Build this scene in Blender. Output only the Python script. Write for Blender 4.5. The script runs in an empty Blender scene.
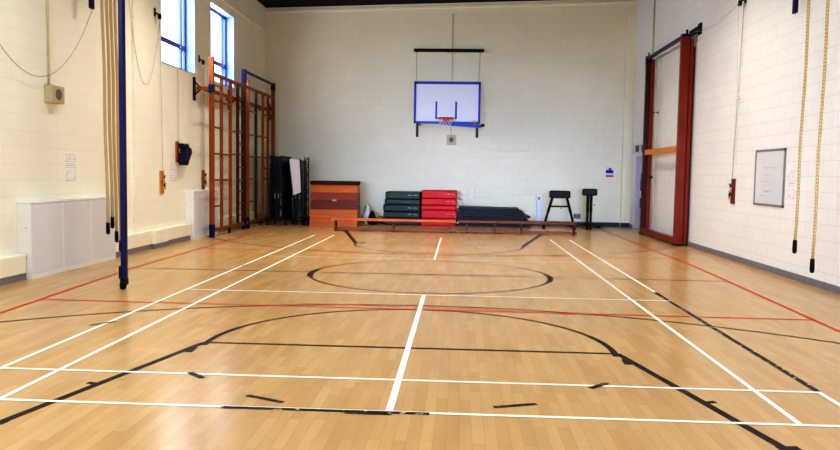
import bpy, bmesh, math, random
from mathutils import Vector, Matrix
random.seed(7)
C = bpy.context.scene.collection
PI = math.pi
XL, XR, YB, ZC = -5.58, 5.56, 18.49, 6.5
YF = -7.5      # wall behind the camera

# ------------------------------------------------------------------ materials
def srgb(r, g, b):
    f = lambda c: (c/255/12.92) if c/255 <= .04045 else ((c/255+.055)/1.055)**2.4
    return (f(r), f(g), f(b), 1)

def newmat(name):
    m = bpy.data.materials.new(name); m.use_nodes = True
    nt = m.node_tree
    return m, nt, nt.nodes, nt.links, nt.nodes['Principled BSDF']

def mat(name, col, rough=.6, metal=0, var=.12, scale=8, bump=0, spec=.28, stretch=None):
    m, nt, N, K, b = newmat(name)
    b.inputs['Roughness'].default_value = rough
    b.inputs['Metallic'].default_value = metal
    b.inputs['Specular IOR Level'].default_value = spec
    tc = N.new('ShaderNodeTexCoord'); mp = N.new('ShaderNodeMapping')
    K.new(tc.outputs['Object'], mp.inputs[0])
    if stretch: mp.inputs['Scale'].default_value = stretch
    n = N.new('ShaderNodeTexNoise'); n.inputs['Scale'].default_value = scale; n.inputs['Detail'].default_value = 4
    K.new(mp.outputs[0], n.inputs['Vector'])
    r = N.new('ShaderNodeValToRGB'); c = col
    r.color_ramp.elements[0].position = .3; r.color_ramp.elements[1].position = .7
    r.color_ramp.elements[0].color = (c[0]*(1-var), c[1]*(1-var), c[2]*(1-var), 1)
    r.color_ramp.elements[1].color = (min(1, c[0]*(1+var)), min(1, c[1]*(1+var)), min(1, c[2]*(1+var)), 1)
    K.new(n.outputs['Fac'], r.inputs[0]); K.new(r.outputs[0], b.inputs['Base Color'])
    if bump:
        bp = N.new('ShaderNodeBump'); bp.inputs['Strength'].default_value = bump; bp.inputs['Distance'].default_value = .01
        K.new(n.outputs['Fac'], bp.inputs['Height']); K.new(bp.outputs[0], b.inputs['Normal'])
    return m

def block_wall(name, axis, c1, c2, mortar):
    """painted fair-faced blockwork; axis = which world axis runs along the wall"""
    m, nt, N, K, b = newmat(name)
    b.inputs['Roughness'].default_value = .55
    b.inputs['Specular IOR Level'].default_value = .3
    tc = N.new('ShaderNodeTexCoord'); sx = N.new('ShaderNodeSeparateXYZ'); cb = N.new('ShaderNodeCombineXYZ')
    K.new(tc.outputs['Object'], sx.inputs[0]); K.new(sx.outputs[axis], cb.inputs[0]); K.new(sx.outputs['Z'], cb.inputs[1])
    br = N.new('ShaderNodeTexBrick')
    br.inputs['Scale'].default_value = 1; br.inputs['Brick Width'].default_value = .45; br.inputs['Row Height'].default_value = .225
    br.inputs['Mortar Size'].default_value = .006; br.inputs['Mortar Smooth'].default_value = .35
    br.inputs['Color1'].default_value = c1; br.inputs['Color2'].default_value = c2; br.inputs['Mortar'].default_value = mortar
    br.inputs['Bias'].default_value = 0
    K.new(cb.outputs[0], br.inputs['Vector'])
    n = N.new('ShaderNodeTexNoise'); n.inputs['Scale'].default_value = .7; n.inputs['Detail'].default_value = 5
    K.new(tc.outputs['Object'], n.inputs['Vector'])
    mr = N.new('ShaderNodeMapRange'); mr.inputs['To Min'].default_value = .93; mr.inputs['To Max'].default_value = 1.06
    K.new(n.outputs['Fac'], mr.inputs[0])
    mx = N.new('ShaderNodeMix'); mx.data_type = 'RGBA'; mx.blend_type = 'MULTIPLY'; mx.inputs[0].default_value = 1
    K.new(br.outputs['Color'], mx.inputs[6]); K.new(mr.outputs[0], mx.inputs[7]); K.new(mx.outputs[2], b.inputs['Base Color'])
    bp = N.new('ShaderNodeBump'); bp.inputs['Strength'].default_value = .35; bp.inputs['Distance'].default_value = .004; bp.invert = True
    K.new(br.outputs['Fac'], bp.inputs['Height']); K.new(bp.outputs[0], b.inputs['Normal'])
    return m

def floor_mat():
    m, nt, N, K, b = newmat('sprung_wood_floor')
    tc = N.new('ShaderNodeTexCoord'); sx = N.new('ShaderNodeSeparateXYZ'); cb = N.new('ShaderNodeCombineXYZ')
    K.new(tc.outputs['Object'], sx.inputs[0]); K.new(sx.outputs['Y'], cb.inputs[0]); K.new(sx.outputs['X'], cb.inputs[1])
    br = N.new('ShaderNodeTexBrick'); br.inputs['Scale'].default_value = 1
    br.inputs['Brick Width'].default_value = .52; br.inputs['Row Height'].default_value = .075
    br.inputs['Mortar Size'].default_value = .0012; br.inputs['Mortar Smooth'].default_value = .3
    br.offset = .37; br.offset_frequency = 2
    br.inputs['Color1'].default_value = FL1; br.inputs['Color2'].default_value = FL2; br.inputs['Mortar'].default_value = FLM
    K.new(cb.outputs[0], br.inputs['Vector'])
    n = N.new('ShaderNodeTexNoise'); n.inputs['Scale'].default_value = 2.2; n.inputs['Detail'].default_value = 6
    mp = N.new('ShaderNodeMapping'); mp.inputs['Scale'].default_value = (2.4, .35, 1)
    K.new(tc.outputs['Object'], mp.inputs[0]); K.new(mp.outputs[0], n.inputs['Vector'])
    mr = N.new('ShaderNodeMapRange'); mr.inputs['To Min'].default_value = .82; mr.inputs['To Max'].default_value = 1.14
    K.new(n.outputs['Fac'], mr.inputs[0])
    mx = N.new('ShaderNodeMix'); mx.data_type = 'RGBA'; mx.blend_type = 'MULTIPLY'; mx.inputs[0].default_value = 1
    K.new(br.outputs['Color'], mx.inputs[6]); K.new(mr.outputs[0], mx.inputs[7])
    # scuffed darker grain, in streaks along the strips
    n2 = N.new('ShaderNodeTexNoise'); n2.inputs['Scale'].default_value = 1.6; n2.inputs['Detail'].default_value = 3
    mp2 = N.new('ShaderNodeMapping'); mp2.inputs['Scale'].default_value = (5, .35, 1)
    K.new(tc.outputs['Object'], mp2.inputs[0]); K.new(mp2.outputs[0], n2.inputs['Vector'])
    rp = N.new('ShaderNodeMapRange'); rp.inputs['From Min'].default_value = .56; rp.inputs['From Max'].default_value = .75
    rp.inputs['To Max'].default_value = .1
    K.new(n2.outputs['Fac'], rp.inputs[0])
    m2 = N.new('ShaderNodeMix'); m2.data_type = 'RGBA'
    K.new(rp.outputs[0], m2.inputs[0]); K.new(mx.outputs[2], m2.inputs[6]); m2.inputs[7].default_value = FL3
    K.new(m2.outputs[2], b.inputs['Base Color'])
    b.inputs['Roughness'].default_value = .27; b.inputs['Specular IOR Level'].default_value = .2
    rr = N.new('ShaderNodeMapRange'); rr.inputs['To Min'].default_value = .16; rr.inputs['To Max'].default_value = .3
    K.new(n.outputs['Fac'], rr.inputs[0]); K.new(rr.outputs[0], b.inputs['Roughness'])
    bp = N.new('ShaderNodeBump'); bp.inputs['Strength'].default_value = .12; bp.inputs['Distance'].default_value = .002; bp.invert = True
    K.new(br.outputs['Fac'], bp.inputs['Height']); K.new(bp.outputs[0], b.inputs['Normal'])
    return m

def worn_paint(name, col, col2, lo, hi, scale=9):
    """floor line paint with patches rubbed to another tone"""
    m, nt, N, K, b = newmat(name)
    b.inputs['Roughness'].default_value = .45; b.inputs['Specular IOR Level'].default_value = .15
    tc = N.new('ShaderNodeTexCoord'); n = N.new('ShaderNodeTexNoise')
    n.inputs['Scale'].default_value = scale; n.inputs['Detail'].default_value = 6
    K.new(tc.outputs['Object'], n.inputs['Vector'])
    mr = N.new('ShaderNodeMapRange'); mr.inputs['From Min'].default_value = lo; mr.inputs['From Max'].default_value = hi
    K.new(n.outputs['Fac'], mr.inputs[0])
    mx = N.new('ShaderNodeMix'); mx.data_type = 'RGBA'; mx.inputs[6].default_value = col; mx.inputs[7].default_value = col2
    K.new(mr.outputs[0], mx.inputs[0]); K.new(mx.outputs[2], b.inputs['Base Color'])
    return m

def rope_mat(name, c1, c2):
    m, nt, N, K, b = newmat(name)
    b.inputs['Roughness'].default_value = .85
    tc = N.new('ShaderNodeTexCoord'); w = N.new('ShaderNodeTexWave'); w.bands_direction = 'DIAGONAL'
    w.inputs['Scale'].default_value = 14; w.inputs['Distortion'].default_value = .6
    K.new(tc.outputs['Object'], w.inputs['Vector'])
    mx = N.new('ShaderNodeMix'); mx.data_type = 'RGBA'; mx.inputs[6].default_value = c1; mx.inputs[7].default_value = c2
    K.new(w.outputs['Fac'], mx.inputs[0]); K.new(mx.outputs[2], b.inputs['Base Color'])
    bp = N.new('ShaderNodeBump'); bp.inputs['Strength'].default_value = .6; bp.inputs['Distance'].default_value = .006
    K.new(w.outputs['Fac'], bp.inputs['Height']); K.new(bp.outputs[0], b.inputs['Normal'])
    return m

def perf_mat(name, col, hole):
    m, nt, N, K, b = newmat(name)
    b.inputs['Roughness'].default_value = .5
    tc = N.new('ShaderNodeTexCoord'); v = N.new('ShaderNodeTexVoronoi'); v.inputs['Scale'].default_value = 60
    v.inputs['Randomness'].default_value = .15
    K.new(tc.outputs['Object'], v.inputs['Vector'])
    mr = N.new('ShaderNodeMapRange'); mr.inputs['From Min'].default_value = .25; mr.inputs['From Max'].default_value = .4
    K.new(v.outputs['Distance'], mr.inputs[0])
    mx = N.new('ShaderNodeMix'); mx.data_type = 'RGBA'; mx.inputs[6].default_value = hole; mx.inputs[7].default_value = col
    K.new(mr.outputs[0], mx.inputs[0]); K.new(mx.outputs[2], b.inputs['Base Color'])
    return m

def paper_mat(name, ink, rows=60):
    m, nt, N, K, b = newmat(name)
    b.inputs['Roughness'].default_value = .6
    tc = N.new('ShaderNodeTexCoord'); w = N.new('ShaderNodeTexWave'); w.bands_direction = 'Z'
    w.inputs['Scale'].default_value = rows/6.28; w.inputs['Distortion'].default_value = .0
    K.new(tc.outputs['Object'], w.inputs['Vector'])
    n = N.new('ShaderNodeTexNoise'); n.inputs['Scale'].default_value = 14
    K.new(tc.outputs['Object'], n.inputs['Vector'])
    a = N.new('ShaderNodeMath'); a.operation = 'MULTIPLY'
    K.new(w.outputs['Fac'], a.inputs[0]); K.new(n.outputs['Fac'], a.inputs[1])
    mr = N.new('ShaderNodeMapRange'); mr.inputs['From Min'].default_value = .35; mr.inputs['From Max'].default_value = .55
    K.new(a.outputs[0], mr.inputs[0])
    mx = N.new('ShaderNodeMix'); mx.data_type = 'RGBA'; mx.inputs[6].default_value = srgb(250, 248, 250); mx.inputs[7].default_value = ink
    K.new(mr.outputs[0], mx.inputs[0]); K.new(mx.outputs[2], b.inputs['Base Color'])
    return m

FL1 = srgb(206, 169, 119); FL2 = srgb(196, 155, 103); FLM = srgb(182, 136, 80); FL3 = srgb(176, 118, 60)
M = {}
M['floor'] = floor_mat()
M['wall_l'] = block_wall('cream_painted_blocks', 'Y', srgb(251, 250, 236), srgb(250, 248, 233), srgb(244, 242, 227))
M['wall_r'] = block_wall('pale_painted_blocks', 'Y', srgb(246, 247, 252), srgb(244, 245, 250), srgb(231, 231, 234))
M['wall_b'] = block_wall('back_painted_blocks', 'X', srgb(240, 236, 216), srgb(238, 233, 212), srgb(231, 226, 204))
M['cream'] = mat('cream_gloss_paint', srgb(246, 243, 224), .45, var=.03, scale=3)
M['ceil'] = mat('dark_ceiling', srgb(22, 20, 22), .9, var=.3)
M['skirt_grey'] = mat('grey_vinyl_skirting', srgb(136, 130, 142), .5, var=.1)
M['skirt_dark'] = mat('dark_skirting', srgb(50, 52, 78), .5, var=.15)
M['heater'] = mat('white_metal_casing', srgb(238, 238, 238), .4, var=.02)
M['perf'] = perf_mat('perforated_grey_panel', srgb(236, 238, 246), srgb(205, 207, 218))
M['frame_wood'] = mat('varnished_beech_orange', srgb(142, 74, 28), .4, var=.25, scale=5, stretch=(8, 8, .6))
M['frame_dark'] = mat('dark_varnished_wood', srgb(62, 30, 20), .4, var=.3, scale=5, stretch=(8, 8, .6))
M['red_wood'] = mat('red_brown_varnished_wood', srgb(128, 40, 14), .38, var=.28, scale=4, stretch=(10, 10, .5))
M['red_wood_d'] = mat('deep_red_varnished_wood', srgb(62, 16, 10), .4, var=.3, scale=4, stretch=(10, 10, .5))
M['orange_wood'] = mat('orange_varnished_wood', srgb(214, 138, 60), .4, var=.15, scale=4, stretch=(1, .5, 8))
M['vault_a'] = mat('vault_orange_plank', srgb(192, 98, 34), .38, var=.15, scale=4, stretch=(.5, 1, 9))
M['vault_b'] = mat('vault_redbrown_plank', srgb(134, 54, 24), .38, var=.18, scale=4, stretch=(.5, 1, 9))
M['vault_c'] = mat('vault_dark_plank', srgb(108, 36, 17), .38, var=.18, scale=4, stretch=(.5, 1, 9))
M['suede'] = mat('dark_brown_suede', srgb(54, 32, 26), .9, var=.2, scale=30, bump=.3)
M['leather'] = mat('black_leather', srgb(15, 10, 9), .5, var=.25, scale=30, bump=.2)
M['black'] = mat('black_metal', srgb(13, 12, 14), .45, var=.1)
M['rubber'] = mat('black_rubber', srgb(16, 15, 18), .8, var=.2)
M['steel'] = mat('galvanised_steel', srgb(150, 152, 156), .35, metal=.8, var=.1)
M['blue'] = mat('deep_blue_enamel', srgb(12, 12, 72), .35, var=.15)
M['bluebd'] = mat('bright_blue_enamel', srgb(30, 58, 178), .4, var=.1)
M['navy'] = mat('navy_vinyl', srgb(8, 12, 28), .5, var=.2, scale=6)
M['navy2'] = mat('navy_tabletop', srgb(9, 12, 50), .45, var=.15)
M['green'] = mat('dark_green_vinyl', srgb(28, 50, 42), .45, var=.12, scale=5)
M['green2'] = mat('blue_green_vinyl', srgb(22, 36, 42), .45, var=.12, scale=5)
M['red'] = mat('bright_red_vinyl', srgb(196, 10, 24), .45, var=.12, scale=5)
M['webbing'] = mat('pale_webbing', srgb(190, 200, 196), .7, var=.1)
M['white'] = mat('white_laminate', srgb(212, 218, 236), .35, var=.015)
M['whiteb'] = mat('whiteboard_enamel', srgb(224, 228, 238), .25, var=.03, scale=4)
M['alu'] = mat('grey_aluminium', srgb(150, 148, 152), .4, metal=.3, var=.06)
M['ring'] = mat('red_orange_steel', srgb(214, 44, 40), .4, var=.1)
M['net'] = mat('white_net_cord', srgb(230, 228, 235), .8, var=.05)
M['cord'] = mat('grey_cord', srgb(186, 178, 160), .8, var=.1)
M['cordl'] = mat('pale_cord', srgb(222, 216, 200), .8, var=.1)
M['rope'] = rope_mat('hemp_rope', srgb(214, 194, 150), srgb(176, 148, 102))
M['conduit'] = mat('cream_conduit', srgb(222, 210, 172), .5, var=.05)
M['grille'] = mat('grey_speaker_grille', srgb(120, 116, 104), .6, var=.15, scale=60)
M['spkbox'] = mat('beige_speaker_case', srgb(196, 186, 150), .5, var=.05)
M['cleat'] = mat('cleat_board_wood', srgb(178, 96, 40), .5, var=.15, scale=4, stretch=(8, 8, .8))
M['winframe'] = mat('blue_grey_window_frame', srgb(66, 84, 150), .4, var=.05)
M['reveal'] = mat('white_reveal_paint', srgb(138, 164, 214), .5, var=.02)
M['paper'] = paper_mat('printed_notice', srgb(188, 188, 212))
M['redink'] = mat('red_sign_vinyl', srgb(206, 40, 60), .5, var=.05)
M['blueink'] = mat('blue_sign_vinyl', srgb(26, 44, 150), .5, var=.05)
M['yellow'] = mat('yellow_label', srgb(220, 180, 60), .6, var=.1)
M['socket'] = mat('grey_socket_plate', srgb(150, 150, 170), .5, var=.1)
M['exitg'] = mat('dark_green_box', srgb(20, 52, 44), .4, var=.1)
M['door'] = mat('bluish_white_door', srgb(214, 218, 246), .45, var=.03)
M['L_white'] = worn_paint('white_line_paint', srgb(246, 243, 235), srgb(225, 205, 170), .62, .74, 12)
M['L_black'] = worn_paint('black_line_paint', srgb(26, 14, 11), srgb(96, 58, 34), .55, .85, 7)
M['L_blackthin'] = worn_paint('thin_black_line_paint', srgb(62, 30, 22), srgb(128, 80, 46), .5, .75, 5)
M['L_red'] = worn_paint('red_line_paint', srgb(206, 52, 26), srgb(220, 110, 66), .58, .85, 5)
M['L_worn'] = worn_paint('blackened_line_tape', srgb(28, 22, 26), srgb(200, 180, 156), .58, .66, 16)
M['tape'] = worn_paint('dark_tape_scrap', srgb(34, 26, 28), srgb(140, 96, 62), .55, .68, 22)
def glass():
    m, nt, N, K, b = newmat('window_glass')
    out = [n for n in N if n.type == 'OUTPUT_MATERIAL'][0]
    t = N.new('ShaderNodeBsdfTransparent'); g = N.new('ShaderNodeBsdfGlossy'); g.inputs['Roughness'].default_value = .02
    ms = N.new('ShaderNodeMixShader'); ms.inputs[0].default_value = .06
    K.new(t.outputs[0], ms.inputs[1]); K.new(g.outputs[0], ms.inputs[2]); K.new(ms.outputs[0], out.inputs[0])
    return m
M['glass'] = glass()
def emis(name, col, s):
    m, nt, N, K, b = newmat(name)
    b.inputs['Emission Color'].default_value = col; b.inputs['Emission Strength'].default_value = s
    return m

# ------------------------------------------------------------------ mesh building
class MB:
    def __init__(s): s.bm = bmesh.new(); s.mi = 0
    def _tagf(s, faces):
        for f in faces: f.material_index = s.mi
        return s
    def box(s, x0, x1, y0, y1, z0, z1, bev=0, seg=2):
        if bev:
            t = bmesh.new(); bmesh.ops.create_cube(t, size=1)
            for v in t.verts: v.co = Vector(((x0+x1)/2+v.co.x*(x1-x0), (y0+y1)/2+v.co.y*(y1-y0), (z0+z1)/2+v.co.z*(z1-z0)))
            bmesh.ops.bevel(t, geom=t.edges[:], offset=bev, segments=seg, affect='EDGES', profile=.5)
            s.merge(t); return s
        vs = [s.bm.verts.new((x, y, z)) for x in (x0, x1) for y in (y0, y1) for z in (z0, z1)]
        F = [(0, 1, 3, 2), (4, 6, 7, 5), (0, 4, 5, 1), (2, 3, 7, 6), (0, 2, 6, 4), (1, 5, 7, 3)]
        return s._tagf([s.bm.faces.new([vs[i] for i in f]) for f in F])
    def merge(s, t, mtx=None):
        mp = {}
        for v in t.verts: mp[v] = s.bm.verts.new(mtx @ v.co if mtx else v.co)
        fs = []
        for f in t.faces:
            g = s.bm.faces.new([mp[v] for v in f.verts]); g.smooth = f.smooth; fs.append(g)
        t.free(); s._tagf(fs); return s
    def tube(s, pts, r, n=8, cap=True):
        pts = [Vector(p) for p in pts]
        rs = r if isinstance(r, (list, tuple)) else [r]*len(pts)
        up = Vector((0, 0, 1)); rings = []; a0 = None
        for i, p in enumerate(pts):
            d = (pts[min(i+1, len(pts)-1)]-pts[max(i-1, 0)]).normalized()
            if a0 is None: a0 = d.orthogonal().normalized()
            a = (a0-d*a0.dot(d)).normalized(); a0 = a; b = d.cross(a)
            rings.append([s.bm.verts.new(p+(a*math.cos(2*PI*k/n)+b*math.sin(2*PI*k/n))*rs[i]) for k in range(n)])
        fs = []
        for i in range(len(rings)-1):
            for k in range(n):
                f = s.bm.faces.new([rings[i][k], rings[i][(k+1) % n], rings[i+1][(k+1) % n], rings[i+1][k]]); f.smooth = True; fs.append(f)
        if cap: fs.append(s.bm.faces.new(rings[0][::-1])); fs.append(s.bm.faces.new(rings[-1]))
        return s._tagf(fs)
    def bar(s, a, b, w, h, up=(0, 0, 1)):
        """rectangular bar from a to b, w across, h along 'up'"""
        a, b = Vector(a), Vector(b); d = (b-a).normalized(); u = Vector(up)
        if abs(d.dot(u)) > .98: u = Vector((0, 1, 0))
        sd = d.cross(u).normalized(); u2 = sd.cross(d)
        vs = []
        for p in (a, b):
            for i, j in ((-1, -1), (1, -1), (1, 1), (-1, 1)): vs.append(s.bm.verts.new(p+sd*(w/2*i)+u2*(h/2*j)))
        F = [(0, 1, 2, 3), (7, 6, 5, 4), (0, 4, 5, 1), (1, 5, 6, 2), (2, 6, 7, 3), (3, 7, 4, 0)]
        return s._tagf([s.bm.faces.new([vs[i] for i in f]) for f in F])
    def poly(s, pts):
        return s._tagf([s.bm.faces.new([s.bm.verts.new(p) for p in pts])])
    def strip(s, pts, w, z, closed=False):
        """flat painted line on the floor along pts"""
        n = len(pts); prev = None; first = None
        for i, p in enumerate(pts):
            if closed: a, b = pts[(i-1) % n], pts[(i+1) % n]
            else: a, b = pts[max(i-1, 0)], pts[min(i+1, n-1)]
            d = Vector((b[0]-a[0], b[1]-a[1])).normalized(); q = Vector((-d.y, d.x))*w/2
            l = s.bm.verts.new((p[0]+q.x, p[1]+q.y, z)); r = s.bm.verts.new((p[0]-q.x, p[1]-q.y, z))
            if prev: s._tagf([s.bm.faces.new([prev[1], r, l, prev[0]])])
            else: first = (l, r)
            prev = (l, r)
        if closed: s._tagf([s.bm.faces.new([prev[1], first[1], first[0], prev[0]])])
        return s
    def lathe(s, prof, c, n=16, axis='Z'):
        rings = []
        for r, h in prof:
            ring = []
            for k in range(n):
                a = 2*PI*k/n; x, y = r*math.cos(a), r*math.sin(a)
                co = {'Z': (x, y, h), 'X': (h, x, y), 'Y': (x, h, y)}[axis]
                ring.append(s.bm.verts.new((co[0]+c[0], co[1]+c[1], co[2]+c[2])))
            rings.append(ring)
        fs = []
        for i in range(len(rings)-1):
            for k in range(n):
                f = s.bm.faces.new([rings[i][k], rings[i][(k+1) % n], rings[i+1][(k+1) % n], rings[i+1][k]]); f.smooth = True; fs.append(f)
        for rg in (rings[0][::-1], rings[-1]): fs.append(s.bm.faces.new(rg))
        return s._tagf(fs)

ORG = {}
def obj(name, mb, m, parent=None, origin=None):
    """link the mesh (given in world coordinates) as one object"""
    bm = mb.bm
    bmesh.ops.recalc_face_normals(bm, faces=bm.faces[:]) if not getattr(mb, 'keep', False) else None
    o0 = Vector((0, 0, 0))
    if parent is not None: o0 = ORG[parent.name]
    elif origin is not None: o0 = Vector(origin)
    if o0.length > 0:
        bmesh.ops.translate(bm, verts=bm.verts[:], vec=-o0)
    me = bpy.data.meshes.new(name); bm.to_mesh(me); bm.free()
    for mm in (m if isinstance(m, (list, tuple)) else [m]): me.materials.append(mm)
    o = bpy.data.objects.new(name, me); C.objects.link(o)
    if parent is not None:
        o.parent = parent; ORG[o.name] = o0
    else:
        o.location = o0; ORG[o.name] = o0
    return o
def tag(o, label, cat, group=None):
    o['label'] = label; o['category'] = cat
    if group: o['group'] = group
    return o
def thing(name, label, cat, loc, group=None):
    o = bpy.data.objects.new(name, None); C.objects.link(o); o.location = loc; o.empty_display_size = .2
    ORG[o.name] = Vector(loc)
    return tag(o, label, cat, group)
def struct(name, mb, m, parent=None):
    o = obj(name, mb, m, parent)
    if parent is None: o['kind'] = 'structure'
    return o
def centre(mb): 
    xs = [v.co for v in mb.bm.verts]
    return ((min(v.x for v in xs)+max(v.x for v in xs))/2, (min(v.y for v in xs)+max(v.y for v in xs))/2, min(v.z for v in xs))
def single(name, mb, m, label, cat, group=None):
    return tag(obj(name, mb, m, None, centre(mb)), label, cat, group)
def catenary(a, b, sag, n=24):
    a, b = Vector(a), Vector(b)
    return [a.lerp(b, t/n)-Vector((0, 0, sag*4*(t/n)*(1-t/n))) for t in range(n+1)]

# ------------------------------------------------------------------ floor with its markings
f = MB(); f.keep = True
f.poly([(XL-.3, YF-.3, 0), (XR+.3, YF-.3, 0), (XR+.3, YB+.3, 0), (XL-.3, YB+.3, 0)])
FM = [M['floor'], M['L_white'], M['L_black'], M['L_blackthin'], M['L_red'], M['L_worn'], M['tape']]
def arc(cx, cy, r, a0, a1, n=48): return [(cx+r*math.cos(math.radians(a0+(a1-a0)*i/n)), cy+r*math.sin(math.radians(a0+(a1-a0)*i/n))) for i in range(n+1)]
YM = 6.66
# thin black: halfway line, long arcs, free throw lines
f.mi = 3
f.strip([(-4.55, YM), (4.42, YM)], .045, .0008)
for c, s in ((-2.3, 1), (2*YM+2.3, -1)):
    a = [(x, c+s*(y-c)) for x, y in arc(0, c, 6.25, 14, 166, 80)]
    f.strip(a[::s], .05, .0009)
f.strip([(-1.82, 1.8), (1.82, 1.8)], .055, .001)
f.strip([(-1.82, 2*YM-1.8), (1.82, 2*YM-1.8)], .05, .001)
f.strip(arc(0, YM, 1.8, 0, 355, 71), .042, .001, closed=True)
f.strip(arc(0, YM, .045, 0, 324, 9), .06, .001, closed=True)
f.strip(arc(0, 2*YM-1.85, 1.8, 180, 360), .045, .001)
f.strip(arc(0, 1.88, 1.8, 20, 160), .05, .001)
# heavy black: key lanes, ends of the circles
f.mi = 2
f.strip(arc(0, 1.88, 1.8, 160, 186, 12), .06, .0012); f.strip(arc(0, 1.88, 1.8, -6, 20, 12), .06, .0012)
for sx in (-1, 1):
    f.strip([(sx*1.82, 1.8), (sx*2.85, -2.9)], .062, .0013)
    f.strip([(sx*1.8, 2*YM-1.8), (sx*2.85, 2*YM+3.0)], .09, .0013)
    f.strip([(sx*2.13, .42), (sx*2.21, .45)], .05, .0014)
    f.strip([(sx*1.84, 1.6), (sx*1.83, 1.42)], .06, .0014)
    f.strip([(sx*2.27, -.44), (sx*2.4, -.42)], .07, .0014)
f.strip(arc(0, YM, 1.8, 168, 196, 12), .09, .0012); f.strip(arc(0, YM, 1.8, -18, 10, 12), .08, .0012)
f.strip([(-1.8, 11.52), (-1.62, 11.7)], .09, .0014); f.strip([(1.8, 11.52), (1.95, 11.7)], .09, .0014)
# red netball lines
f.mi = 4
f.strip([(-4.3, -6), (-4.36, 2.8), (-4.6, 6.6), (-4.58, 17.5)], .05, .0016)
f.strip([(4.28, -6), (4.3, 3), (4.5, 8.3), (4.45, 17.2)], .05, .0016)
f.strip([(-4.4, 3.74), (4.33, 3.66)], .055, .0016)
f.strip([(-1.4, 3.9), (.6, 3.82), (1.7, 3.62)], .03, .0015)
f.strip([(-4.5, 9.75), (4.45, 9.65)], .045, .0016)
# white badminton court
f.mi = 1
W = .04
for x in (-2.59, 2.59, -3.05): f.strip([(x, -.02), (x, 13.4)], W, .002)
f.strip([(3.05, -.02), (3.05, .78)], W, .002); f.strip([(3.05, 5.4), (3.05, 13.4)], W, .002)
f.strip([(0, 0), (0, 4.72)], .05, .002); f.strip([(0, 8.68), (0, 13.3)], W, .002)
f.strip([(-3.07, .76), (3.07, .76)], W, .0024)
f.strip([(-3.07, 4.72), (3.07, 4.72)], W, .0024); f.strip([(-3.07, 8.68), (3.07, 8.68)], .02, .0024)
f.strip([(-3.3, 0), (-1.1, 0)], W, .0024); f.strip([(.2, 0), (3.9, 0)], W, .0024)
f.strip([(-1.1, .012), (.2, .012)], .02, .0022)
f.mi = 5
f.strip([(-1.1, -.012), (.26, -.012)], .045, .0026)
f.strip([(3.05, .78), (3.05, 5.4)], .05, .002)
f.mi = 6
for a, b, w in (((-1.59, .79), (-1.44, .65), .05), ((-1.0, .26), (-.72, .13), .045), ((.68, .17), (.97, .27), .045),
                ((1.40, .69), (1.55, .84), .05), ((-3.16, 2.38), (-3.0, 2.6), .035), ((-.28, -.05), (.02, -.05), .03),
                ((-3.13, 7.2), (-3.0, 7.35), .05)):
    f.strip([a, b], w, .0028)
struct('floor', f, FM)

# ------------------------------------------------------------------ room shell
def grid_wall(name, plane, x0, x1, ylo, yhi, z0, z1, holes, m):
    """wall of thickness x0..x1 along Y with rectangular openings (y0,y1,z0,z1)"""
    mb = MB()
    ys = sorted({ylo, yhi, *[h[0] for h in holes], *[h[1] for h in holes]})
    for a, b in zip(ys[:-1], ys[1:]):
        zz = [z0]
        hs = sorted([h for h in holes if h[0] <= a and h[1] >= b], key=lambda h: h[2])
        for h in hs: zz += [h[2], h[3]]
        zz.append(z1)
        for i in range(0, len(zz), 2):
            if zz[i+1]-zz[i] > 1e-4: mb.box(x0, x1, a, b, zz[i], zz[i+1])
    return struct(name, mb, m)
WZ0, WZ1 = 3.66, 5.53
wins = [(10.28, 12.23), (13.31, 15.19)]
near_wins = [(-5.5, -3.5), (-2.4, -.4), (.7, 2.7)]
grid_wall('wall_left', 'X', XL-.35, XL, YF, YB, 0, ZC+.4, [(a, b, WZ0, WZ1) for a, b in wins+near_wins], M['wall_l'])
grid_wall('wall_right', 'X', XR, XR+.35, YF, YB, 0, ZC+.4, [(16.55, 17.95, 0, 2.16)], M['wall_r'])
struct('wall_back', MB().box(XL-.35, XR+.35, YB, YB+.3, 0, ZC+.4), M['wall_b'])
struct('wall_front', MB().box(XL-.35, XR+.35, YF-.3, YF, 0, ZC+.4), M['wall_b'])
SL = .03
def zc(x): return ZC-.02+SL*(x-XL)
def slope_box(mb, x0, x1, y0, y1, d0, d1):
    n0 = len(mb.bm.verts); mb.box(x0, x1, y0, y1, 0, 1); mb.bm.verts.ensure_lookup_table()
    for v in mb.bm.verts[n0:]: v.co.z = zc(v.co.x)+(d1 if v.co.z > .5 else d0)
    return mb
struct('ceiling', slope_box(MB(), XL-.35, XR+.35, YF-.3, YB+.3, 0, .1), M['ceil'])
for i, y in enumerate((-5, -1, 3, 7, 11, 15)):
    struct('trim_%d' % (i+1), slope_box(MB(), XL, XR, y-.08, y+.08, -.22, .001), M['ceil'])

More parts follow.
